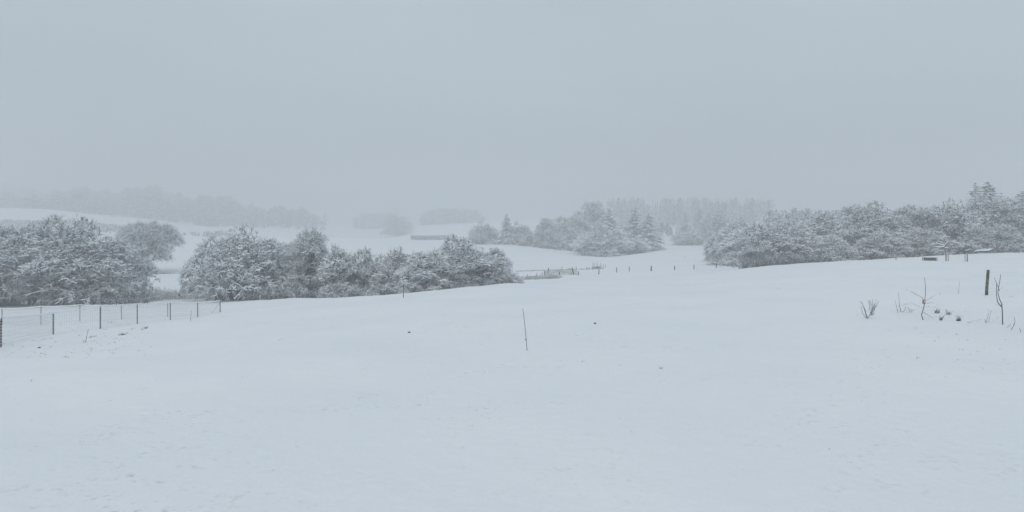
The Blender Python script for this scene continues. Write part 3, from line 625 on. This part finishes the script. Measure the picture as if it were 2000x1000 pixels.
# ---- wooden posts across the field
rp = random.Random(21)
def post(px, top, base, label, r=0.06, lean=0.0, group='weathered posts crossing the field', m=M_WOOD, Yd=None):
    x, y, z = hit(px, base) if Yd is None else at(px, Yd); h = (EYE+(HOR-top)/F*y)-z; a = rp.uniform(0, 6.28)
    t = thing('fence_post', label, 'post', (x, y, z), group)
    dx = lean
    pts = [(0, 0, -0.15), (dx*0.3+rp.uniform(-.01, .01), 0, h*0.35), (dx*0.7, rp.uniform(-.01, .01), h*0.7), (dx, 0, h-0.03), (dx, 0, h)]
    obj('post_shaft', [tube(pts, [r*1.05, r, r*0.97, r*0.95, r*0.8])], [m], t)
    cap = tube([(dx, 0, h-0.005), (dx, 0, h+0.025), (dx, 0, h+0.05)], [r*0.95, r*0.85, r*0.3])
    obj('snow_cap', [cap], [M_SNOW], t, smooth=True); return t
for (px, a, b, r, ln, lab) in [
    (1030,536,544,.05,0,'short post in the near reeds, first right of the hedgerow'),
    (1048.5,533.5,543,.05,0,'second post right of the hedgerow end, in the near reeds'),
    (1059,532,541,.045,0,'thin faint post just left of the thick post pair'),
    (1064,528,537,.085,0,'thick post, left one of the pair before the reeds'),
    (1070,524,533,.08,.1,'leaning thick post beside the tangled reeds'),
    (1092.7,531,538,.085,0,'stout short post standing in the tangled reeds'),
    (1120.5,522.5,537,.10,-.25,'tallest leaning post at the right end of the tangled reeds'),
    (1130,530,538,.07,0,'short post just right of the tallest leaning post'),
    (1169.4,526,536,.075,.06,'post under the brush clump at the brook end'),
    (1204.5,522,532,.075,0,'first post right of the brook in the open snow'),
    (1229,520.5,530,.07,0,'second post right of the brook in the open snow'),
    (1272,519.5,529.5,.12,0,'thickest post in the open snow below the grove'),
    (1317.7,519,527,.09,0,'post midway between thickest post and the right hedge'),
    (1355.4,517,526,.08,0,'second to last post before the right hedge'),
    (1398.8,514,523.5,.08,0,'last post before the right hedge bushes'),
    (1338,500,504,.05,0,'tiny faint post farther back in the field')]:
    post(px, a, b, lab, r, ln)
for (px, a, b, lab) in [(1072,522.5,528,'thin stake at the left start of the far brook bank'),(1097.5,520.5,527.5,'thin stake on the far bank above the tangled reeds'),(1125.5,520.5,527,'thin stake right behind the tallest leaning post'),
    (1146,521,526,'left stake of the faint pair on the far bank'),(1150,521,526,'right stake of the faint pair on the far bank'),(1158,512.5,523,'first tall stake in the brush clump'),
    (1161,513,523,'second stake in the brush clump'),(1166.5,512,523,'stake in the middle of the brush clump'),(1173.5,514,523,'stake at the right side of the brush clump'),
    (1178,516,524,'faint stake right of the brush clump'),(1182.5,516,523,'last faint stake right of the brush clump')]:
    post(px, a, b, lab, 0.045, rp.uniform(-.06, .06), 'thin stakes along the brook', M_GREYW)
for (px, a, Yd, r, ln, lab) in [(349,573,97,.13,.05,'dark thick post in the weeds, standing free in the gap'),(298,560,118,.12,0,'short stump post at the left side of the weedy gap'),(265,576,93,.12,.05,'dark post under the low spreading tree'),
    (410,575,95,.07,0,'thin post left of the leaning one below pale bush'),(416.5,574,94,.11,.15,'leaning post by the foot of the big hawthorn'),(451,576,95,.09,0,'post between the hawthorn trunks'),
    (297.5,517,157,.22,0,'stout post beside the trunk of the lone tree')]:
    post(px, a, None, lab, r, ln, 'posts around the gap', M_WOOD, Yd)
post(1750, 502, 511, 'short lone post in the open snow near the right crest', .045, 0, None, M_WOOD, 94)

# dark bare strip under the lone tree
x, y, z = at(306, 150)
rng = np.random.default_rng(2); sp = []
for _ in range(300):
    f = rng.exponential(1.6)
    sp.append((x-2.6+f, y+4.0+rng.normal(0, 1.7)/(1+0.5*f), rng.uniform(0.3, 0.8)))
tufts('bare_grass', 'dark bare strip of grass beside the lone tree', 'grass', sp, 80, M_GRASS, 0.10, 0.022, 18, 0.25, 0.0)

# ---- wire fence (two runs of steel posts with snow on the top rail)
FA = [(-45,31,648),(1.5,35,622),(104,46,612),(196,49,598.5),(268,56,594),(332.6,60,592),(386,64,591),(430,67,588)]
FB = [(-70,61,603),(4,60,604),(80,61,599),(156,62.5,596),(237,63.5,596),(327.5,66,592.5),(430,67,588)]
def steel_post(t, x, y, z, h, m, r=0.028):
    parts = [tube([(x, y, z-0.1), (x, y, z+h)], [r*0.75, r*0.75], 8, mb=0)]
    k = 0.06
    while k < h-0.02:
        parts.append(tube([(x, y, z+k), (x, y, z+k+0.012), (x, y, z+k+0.05), (x, y, z+k+0.062)], [r*0.75, r*1.15, r*1.15, r*0.75], 8, mb=0))
        parts.append(box((x, y-r, z+k+0.095), (r*1.0, r*0.6, 0.022), m=1)); k += 0.13
    obj('post', parts, [m, M_SNOW], t)
def fence(label, F_, mfirst, skip_last=False):
    pts = []
    for (px, Yd, top) in F_:
        p = topleft(px, top, Yd); pts.append((p[0], p[1], float(ground(p[0], p[1])), p[2]))
    o = pts[0]; t = thing('wire_fence', label, 'fence', (o[0], o[1], o[2]))
    rel = [(p[0]-o[0], p[1]-o[1], p[2]-o[2], p[3]-p[2]) for p in pts]
    for i, p in enumerate(rel):
        if skip_last and i == len(rel)-1: continue
        steel_post(t, p[0], p[1], p[2], p[3], M_RUST if (mfirst and i < 2) else M_METAL, 0.044 if mfirst else 0.031)
    rail = []; mesh = []
    for a, b in zip(rel[:-1], rel[1:]):
        a = np.array(a); b = np.array(b); A3 = np.array([a[0], a[1], a[2]+a[3]]); B3 = np.array([b[0], b[1], b[2]+b[3]])
        k = 9; f = np.linspace(0, 1, k)[:, None]; P = A3+(B3-A3)*f; P[:, 2] -= 0.05*4*(f*(1-f))[:, 0]
        rail.append(tube(P, np.full(k, 0.008), 8, snow=0.06, thr=-0.6))
        Ln = np.hypot(*(b-a)[:2]); nv = int(Ln/0.16); g = (np.arange(nv)+0.5)[:, None]/nv; Q0 = A3+(B3-A3)*g
        Q0[:, 2] -= 0.05*4*(g*(1-g))[:, 0]; gz = ground(Q0[:, 0]+o[0], Q0[:, 1]+o[1])-o[2]; Q1 = Q0.copy(); Q1[:, 2] = gz+0.02
        rr_ = np.full(nv, 0.0034); mesh.append(segs(Q0, Q1, rr_, rr_, np.zeros(nv), thr=2))
        for hf in (0.0, 0.16, 0.32, 0.48, 0.64, 0.80, 0.95):
            Hh = Q1+(Q0-Q1)*(1-hf); n2 = len(Hh)-1; rr_ = np.full(n2, 0.0034); mesh.append(segs(Hh[:-1], Hh[1:], rr_, rr_, np.full(n2, 0.006)))
    obj('top_rail', rail, [M_METAL, M_SNOW], t); obj('wire_mesh', mesh, [M_WIRE, M_SNOW], t)
    return t, rel, o
t, rel, o = fence('nearer wire fence run with dark notched posts and snow-covered top rail', FA, True)
e_ = rel[-1]; br = np.array([e_[0], e_[1], e_[2]+e_[3]-0.08]); bx = topleft(409, 617.5, 66.2); b0 = np.array([bx[0]-o[0], bx[1]-o[1], bx[2]-o[2]])
obj('corner_brace', [tube([b0, (b0+br)/2, br], [0.03]*3, 8, snow=0.014)], [M_METAL, M_SNOW], t)
fence('farther wire fence run with thin posts, meeting the nearer at the corner', FB, False, True)

# ---- things drawn as bent rods with real depth
def rods(lines, base_px, base_py, jit=0.18, K=6, seed=0, snow=0.006, Yd=None):
    rng = random.Random(seed); x, y, z = hit(base_px, base_py) if Yd is None else at(base_px, Yd)
    parts = []
    for ln in lines:
        r0, r1, pts = ln[0], ln[1], ln[2]; d = ln[3] if len(ln) > 3 else rng.uniform(-jit, jit); P = []
        m = len(pts)
        for i, (px, py) in enumerate(pts):
            q = topleft(px, py, y); P.append((q[0]-x, (d*i/(m-1)) if m > 1 else 0, q[2]-z))
        parts.append(tube(P, np.linspace(r0, r1, m)*(0.82 if y < 50 else 1), K, snow=snow))
    return (x, y, z), parts
def fine(parts_lines, n, seed, l=10):            # short side twigs off the given lines
    rng = random.Random(seed); out = []
    for ln in parts_lines:
        pts = ln[2]
        for _ in range(n):
            i = rng.randrange(len(pts)-1); f = rng.random(); a, b = pts[i], pts[i+1]; p = (a[0]+(b[0]-a[0])*f, a[1]+(b[1]-a[1])*f)
            s = rng.choice((-1, 1)); out.append((0.005, 0.003, [p, (p[0]+s*rng.uniform(.3, .8)*l, p[1]-rng.uniform(.2, .9)*l)], rng.uniform(-.3, .3)))
    return out
# stake in the meadow
loc, pr = rods([(0.011, 0.008, [(1029.5,685),(1027.5,660),(1024,625),(1021,602)], 0.05)], 1029.5, 685)
t = thing('stake', 'thin leaning stake alone in the middle of the snow meadow', 'stake', loc); obj('stake_rod', pr, [M_METAL, M_SNOW], t)
obj('collar', [tube([np.array([-0.035, 0.01, 0.31]), np.array([-0.037, 0.01, 0.36])], [0.02, 0.02])], [M_GREYW], t)
loc, pr = rods([(0.014, 0.012, [(167,668),(169,656),(171.5,643.5)], 0.05)], 167, 668)
t = thing('stick', 'short thin stick in the snow near the wire fence', 'stick', loc); obj('stick_rod', pr, [M_GREYW, M_SNOW], t)
loc, pr = rods([(0.018, 0.010, [(372,627),(372.5,616),(373,606)], 0.05)], 372, 627)
tag_o = thing('stick', 'faint stick standing beyond the corner of the wire fence', 'stick', loc); obj('stick_rod', pr, [M_GREYW, M_SNOW], tag_o)
# small sapling before the hedgerow
lin = [(0.028, 0.020, [(788,581),(787.5,565),(787.5,552)], 0.0)]
rs = random.Random(5)
for k in range(26):
    a = rs.uniform(-1.4, 1.4); l = rs.uniform(6, 12); l *= (1 if abs(a) > .5 else 1.2)
    p = (787.5, rs.uniform(546, 556)); lin.append((0.014, 0.006, [p, (p[0]+math.sin(a)*l*0.5, p[1]-math.cos(a)*l*0.55), (p[0]+math.sin(a)*l*0.85, p[1]-math.cos(a)*l*0.8+3)], rs.uniform(-.4, .4)))
loc, pr = rods(lin, 788, 581, snow=0.05)
t = thing('sapling', 'small round-headed sapling on a thin stem before the hedgerow', 'tree', loc)
obj('trunk', pr[:1], [M_BARK, M_SNOW], t); obj('crown', pr[1:], [M_TWIG, M_SNOW], t)
# sapling with red tag
main = [(0.024, 0.009, [(1803,625),(1800,615),(1804.7,601),(1806.5,590),(1808.3,575),(1808.3,557),(1806.9,542)], 0.05)]
side = [(0.014, 0.009, [(1806,590),(1797,579.5),(1782,573),(1770,567)], -.35),(0.014, 0.009, [(1807,587),(1824,581),(1840,574)], .4),
        (0.014, 0.008, [(1802,601),(1789,594.5),(1779,586.5)], .5),(0.010, 0.005, [(1805.5,598.5),(1820,599),(1833,594)], -.45),
        (0.009, 0.005, [(1806,594),(1816,593),(1830,592)], .3),(0.010, 0.005, [(1804,610),(1820,617),(1845,629)], .6)]
loc, pr = rods(main, 1803, 625, snow=0.004); p2 = [rods([b]+fine([b], 3, 4+i, 6), 1803, 625, snow=0.012)[1] for i, b in enumerate(side)]
t = thing('sapling', 'bare young tree with wide side branches and a red tag', 'tree', loc)
obj('trunk', pr, [M_BARK, M_SNOW], t); [obj('branch', b, [M_TWIG, M_SNOW], t) for b in p2]
q = topleft(1803.6, 589, loc[1])-np.array(loc)
tg = obj('tag', [box((0, 0, 0), (0.13, 0.018, 0.17))], [M_RED], t, loc=(q[0], -0.045, q[2]))
obj('tag_label', [box((0.012, -0.012, 0.0), (0.075, 0.006, 0.11))], [M_PALE], tg); tg.rotation_euler = (0, 0.12, 0.2)
# forked young tree at the right
main = [(0.026, 0.020, [(1958.2,636),(1958,615),(1957,600),(1956,592)], 0.0)]
side = [(0.022, 0.012, [(1956.5,600),(1945,589),(1939.5,572),(1937,552)], -.3),(0.021, 0.011, [(1957,595),(1954,585),(1952,571),(1956,558),(1961,537)], .2),
        (0.013, 0.008, [(1952,568),(1951.5,556),(1950,543)], .25),(0.018, 0.010, [(1957.5,595),(1965,587),(1972,576)], .4),(0.008, 0.004, [(1953,598),(1948,595),(1945,590)], .3)]
loc, pr = rods(main, 1958, 634, snow=0.004); p2 = [rods([b]+fine([b], 1, 6+i, 5), 1958, 634, snow=0.006)[1] for i, b in enumerate(side)]
t = thing('sapling', 'forked bare young tree right of the mossy post', 'tree', loc)
obj('trunk', pr, [M_BARK, M_SNOW], t); [obj('branch', b, [M_BARK, M_SNOW], t) for b in p2]
# shrub at 1697
def shrub(label, lines, bx, by, n=2, seed=1, m=M_TWIG, l=6, snow=0.008, name='shrub'):
    ex = []
    for i, ln in enumerate(lines): ex += fine([ln], n, seed*50+i, l)
    loc, pr = rods(lines+ex, bx, by, seed=seed, snow=snow, jit=0.3)
    t = thing(name, label, 'shrub', loc); k = max(1, len(lines)//2)
    for i in range(len(lines)): obj('stem', [pr[i]]+pr[len(lines)+i*n:len(lines)+(i+1)*n], [m, M_SNOW], t)
shrub('many-stemmed bare shrub, largest of the low plants, left of the tagged sapling',
 [(.014,.007,[(1694,623),(1687,604),(1678,589)]),(.014,.007,[(1693,621),(1689.5,601),(1685,588)]),(.015,.006,[(1695,622),(1691,608),(1688,596)]),(.015,.006,[(1702,615),(1701,604),(1694,586)]),
  (.015,.006,[(1703,616),(1704,601),(1699,585)]),(.014,.006,[(1703,614),(1705,598),(1703,584)]),(.014,.006,[(1707,607),(1712,597),(1719,588)]),(.012,.005,[(1707,607),(1710,595),(1715,585)]),(.012,.005,[(1696,621),(1700,606),(1706,592)]),(.012,.005,[(1700,617),(1696,603),(1690,584)]),(.012,.005,[(1705,616),(1709,604),(1708,586)]),(.011,.005,[(1692,622),(1684,611),(1681,598)])], 1694, 622, 3, 1)
shrub('thin upright shrub between largest shrub and tagged sapling',
 [(.016,.007,[(1760,610),(1759.7,598),(1761,572)]),(.010,.005,[(1754,611),(1753.5,598),(1753.5,586)]),(.010,.005,[(1760,596),(1768,594),(1777,590)]),(.012,.005,[(1763,610),(1765,603),(1764,597)]),
  (.014,.006,[(1773,611),(1772,606),(1770,600)]),(.012,.006,[(1781,614),(1781,609),(1783,604)]),(.010,.005,[(1776,611),(1778,606),(1775,600)])], 1760, 611, 3, 2)
shrub('pair of faint twigs rising left of the forked young tree',
 [(.014,.006,[(1926,630),(1927,618),(1928,606)]),(.012,.006,[(1930,630),(1934,618),(1937,607)]),(.012,.005,[(1932,632),(1942,624),(1952,616)]),(.02,.012,[(1926,631),(1925,627),(1925,624)])], 1927, 631, 1, 3, M_REED)
shrub('lone curved twig right of the forked young tree', [(.013,.006,[(1975,644),(1979,634),(1979,626),(1975,617)]),(.010,.005,[(1966,640),(1966.5,636),(1966,631)])], 1975, 644, 1, 4)
shrub('small twig at the right picture edge', [(.012,.007,[(1994,649),(1994,645),(1993.5,641)]),(.008,.004,[(1995,650),(1998,648),(2001,647)])], 1994, 649, 1, 5)
shrub('faint slender stick plant left of the mossy post', [(.014,.007,[(1872,573),(1875,560),(1878,549)]),(.008,.004,[(1873,572),(1871,568),(1870,563)])], 1873, 574, 2, 6, M_REED)
shrub('low twig lying along the snow right of the dark clump', [(.012,.005,[(1888,630),(1900,626),(1915,623)]),(.015,.01,[(1889,630),(1891,628),(1892,627)])], 1889, 630, 1, 7)
# dark leafy clumps
for (px, py, wd, label) in [(1830,612,.26,'dark leafy clump just right of the tagged sapling'),(1872,627,.18,'small dark clump below the slender stick'),(1838,626,.10,'tiny dark clump under the low branch of tagged sapling'),
                            (1853,615,.20,'pale withered clump between the two dark ones')]:
    wd *= 0.8; x, y, z = hit(px, py); rng = np.random.default_rng(int(px)); n = 90; a = rng.uniform(0, 6.28, n); r = wd*np.sqrt(rng.random(n))
    P = np.stack([wd*.35*(rng.normal(0, .5, n)+np.sign(rng.random(n)-.45)*.7), rng.normal(0, wd*.25, n), wd*rng.beta(1.1, 3, n)*.8+.01], -1); t = thing('plant_clump', label, 'plant', (x, y, z))
    pale = 'pale' in label
    V, Q, MI = leaves(rng, P, 0.022, 0.8); link('leaves', mesh_np('leaves', V, Q, MI, [M_REED if pale else M_IVY, M_SNOW]), t)
    n = 26; p0 = np.stack([rng.normal(0, wd*.3, n), rng.normal(0, wd*.2, n), np.zeros(n)], -1); d = norm(np.stack([rng.normal(0, .5, n), rng.normal(0, .4, n), np.ones(n)], -1))
    V, Q, MI = segs(p0, p0+d*rng.uniform(.08, .26, (n, 1)), np.full(n, .005), np.full(n, .003), np.full(n, .006)); link('stalks', mesh_np('stalks', V, Q, MI, [M_REED if pale else M_TWIG, M_SNOW]), t)
# clod in the meadow
def lump(name, label, cat, px, py, s, seed, m=M_EARTH):
    x, y, z = hit(px, py); rng = np.random.default_rng(seed); nu, nv = 12, 7; V = []
    for j in range(nv):
        for i in range(nu):
            el = math.pi*(j/(nv-1)-0.5); a = 2*math.pi*i/nu; k = 1+0.22*math.sin(3*a+seed)*math.cos(el)+rng.normal(0, .07)
            V.append((s[0]*k*math.cos(el)*math.cos(a), s[1]*k*math.cos(el)*math.sin(a), s[2]*k*math.sin(el)))
    Q = [[j*nu+i, j*nu+(i+1) % nu, (j+1)*nu+(i+1) % nu, (j+1)*nu+i] for j in range(nv-1) for i in range(nu)]
    link(name, mesh_np(name, np.array(V), np.array(Q), None, [m], True), loc=(x, y, z+s[2]*0.3), label=label, category=cat)
lump('earth_clod', 'small dark clod of earth in the open snow right of the stake', 'clod', 1162, 632.5, (.05, .045, .035), 1)
lump('earth_clod', 'small dark clod in the snow left of the stake', 'clod', 799, 650, (.05, .05, .04), 2)
lump('earth_clod', 'dark clod at the left below the wire fence', 'clod', 77, 680, (.055, .05, .035), 3)
lump('earth_clod', 'wide dark clod among stubble near the fence run', 'clod', 240, 654.5, (.10, .06, .04), 4)
lump('earth_clod', 'dark clod at the right end of the stubble strip', 'clod', 286, 641.5, (.07, .06, .045), 5)

# mossy leaning post with two wires
x, y, z = hit(1926.5, 577); tp = topleft(1930, 527, y); h = tp[2]-z; dx = tp[0]-x
t = thing('wire_fence', 'thick mossy leaning post with two faint wires running right', 'fence', (x, y, z))
obj('post', [tube([(0, 0, -.2), (dx*.33, .005, h*.33), (dx*.66, -.005, h*.66), (dx, 0, h-.02), (dx, 0, h)], [.074, .073, .071, .070, .058], 10)], [M_MOSS], t)
obj('moss_patch', [tube([(dx*f, -.068, h*f-.03), (dx*f+.004, -.077, h*f), (dx*f+.002, -.068, h*f+.035)], [.006, .022, .005], 6) for f in (.78, .55, .43, .30, .2)], [mat('pale_lichen', (.42, .43, .33), .9, col2=(.30, .31, .22), scale=30)], t)
for f, dr in ((.92, 0.25), (.52, 0.1)):
    P = [(dx*f+.05, -.07, h*f)]; 
    for k in range(1, 13):
        P.append((dx*f+k*0.6, -.07+k*0.05, h*f-0.10*math.sin(k/12*math.pi)+0.02*k*0.2))
    obj('wire', [tube(P, [.0035]*13, 6, snow=.006)], [M_WIRE, M_SNOW], t)

# slatted crate near the crest
x, y, z = at(1816, 84); hz = EYE+(HOR-506.5)/F*y-z; W_ = 24/F*84
t = thing('crate', 'low dark slatted wooden crate lying on the snow near the crest', 'crate', (x, y, z)); hz = max(0.35, min(hz, 0.55))
fr = []
for zz in (0.04, hz-0.03):
    for yy in (-.28, .28): fr.append(box((0, yy, zz), (W_, .035, .05)))
    for xx in (-W_/2+.02, W_/2-.02): fr.append(box((xx, 0, zz), (.04, .52, .045)))
obj('frame', fr, [M_WOOD], t)
sl_ = []; n = 9
for i in range(n):
    xx = -W_/2+.06+(W_-.12)*i/(n-1); sl_.append(box((xx, -.31, hz/2), (.085 if i % 3 else .06, .02, hz-.02))); sl_.append(box((xx, .31, hz/2), (.08, .02, hz-.02)))
obj('slats', sl_, [M_WOOD], t)
obj('inner_boards', [box((0, .02, hz/2), (W_-.1, .02, hz-.12))], [M_GREYW], t)
obj('snow_cap', [box((0, 0, hz+.005), (W_*.97, .60, .03))], [M_SNOW], t)

# guarded saplings near the crest
def guarded(label, px, base, top, lines, Yd, gtop, gw, stake_px, post_r):
    loc, pr = rods(lines, px, base, Yd=Yd, snow=0.075)
    t = thing('sapling', label, 'tree', loc); obj('trunk', pr[:1], [M_BARK, M_SNOW], t); [obj('branch', [b], [M_BARK, M_SNOW], t) for b in pr[1:]]
    g0 = topleft(px, gtop, loc[1])[2]-loc[2]
    obj('tree_guard', [tube([(0, 0, -.02), (0, 0, g0)], [gw*0.85, gw], 10)], [M_GUARD], t)
    return loc
L1 = [(.045,.03,[(1848,508),(1846,490),(1844.5,478)],0),(.03,.012,[(1845,481),(1835,483),(1825,482),(1823,479)],-.2),(.025,.012,[(1845,479),(1840,473),(1833,471)],.3),(.025,.01,[(1845,478),(1845,470),(1840,466)],-.2),
      (.025,.01,[(1845,479),(1850,474),(1856,471)],.3),(.02,.01,[(1845,484),(1852,483),(1854,477)],-.3),(.02,.01,[(1845,480),(1838,477),(1831,474)],.4)]
guarded('snowy young tree in a pinkish stem guard, left of the pair', 1848, 507, 465, L1, 83, 497, .10, 0, 0)
L2 = [(.035,.022,[(1885,510),(1885,495),(1885,484)],0),(.025,.010,[(1885,486),(1882,479),(1875,474)],-.3),(.02,.01,[(1885,485),(1884,476),(1878,478)],.3),(.02,.01,[(1885,487),(1888,480),(1891,471)],.3),(.02,.01,[(1885,490),(1889,488),(1893,486)],-.3),(.02,.01,[(1884,482),(1880,481),(1876,478)],.1)]
guarded('snowy young tree standing against a dark stake, right of the pair', 1885, 510, 470, L2, 81, 495, .045, 0, 0)
post(1889, 495, 511, 'dark square-cut stake beside the right young tree', .05, 0, None, M_WOOD, 80.5)
post(1852, 497, 508, 'short stake beside the pinkish stem guard', .035, 0, None, M_GREYW, 82.5)
# snow-covered log before the right hedge
p0 = topleft(1903, 492.5, 110); p1 = topleft(1938, 488.5, 110)
t = thing('log', 'snow-covered log lying before the right hedge', 'log', tuple(p0))
P = [(p1-p0)*f+np.array([0, 0, .05*math.sin(f*7)]) for f in np.linspace(0, 1, 7)]
obj('bark', [tube(P, [.10, .13, .13, .14, .15, .17, .15], 8, snow=0.0)], [M_BARK], t)
obj('snow_cover', [tube([q+np.array([0, 0, .12]) for q in P], [.06, .12, .13, .14, .16, .18, .10], 8)], [M_SNOW], t, smooth=True)

# ------------------------------------------------------------------ haze
D = 1600.0; zb = LOW-1.0; zt = 70.0+EYE
hv = np.array([[x, y, z] for x in (-D, D) for y in (-D, D) for z in (zb, zt)])
hq = np.array([[0, 1, 3, 2], [4, 6, 7, 5], [0, 4, 5, 1], [2, 3, 7, 6], [0, 2, 6, 4], [1, 5, 7, 3]])
hm = bpy.data.materials.new('haze'); hm.use_nodes = True; t = hm.node_tree
for n in list(t.nodes): t.nodes.remove(n)
vo = t.nodes.new('ShaderNodeVolumePrincipled'); vo.inputs['Density'].default_value = 0.0025; vo.inputs['Color'].default_value = (0.835, 0.85, 0.872, 1)
vo.inputs['Anisotropy'].default_value = 0.0
mo = t.nodes.new('ShaderNodeOutputMaterial'); t.links.new(vo.outputs[0], mo.inputs['Volume'])
link('haze', mesh_np('haze', hv, hq, None, [hm]), kind='stuff', label='even grey winter haze over the whole valley', category='haze')
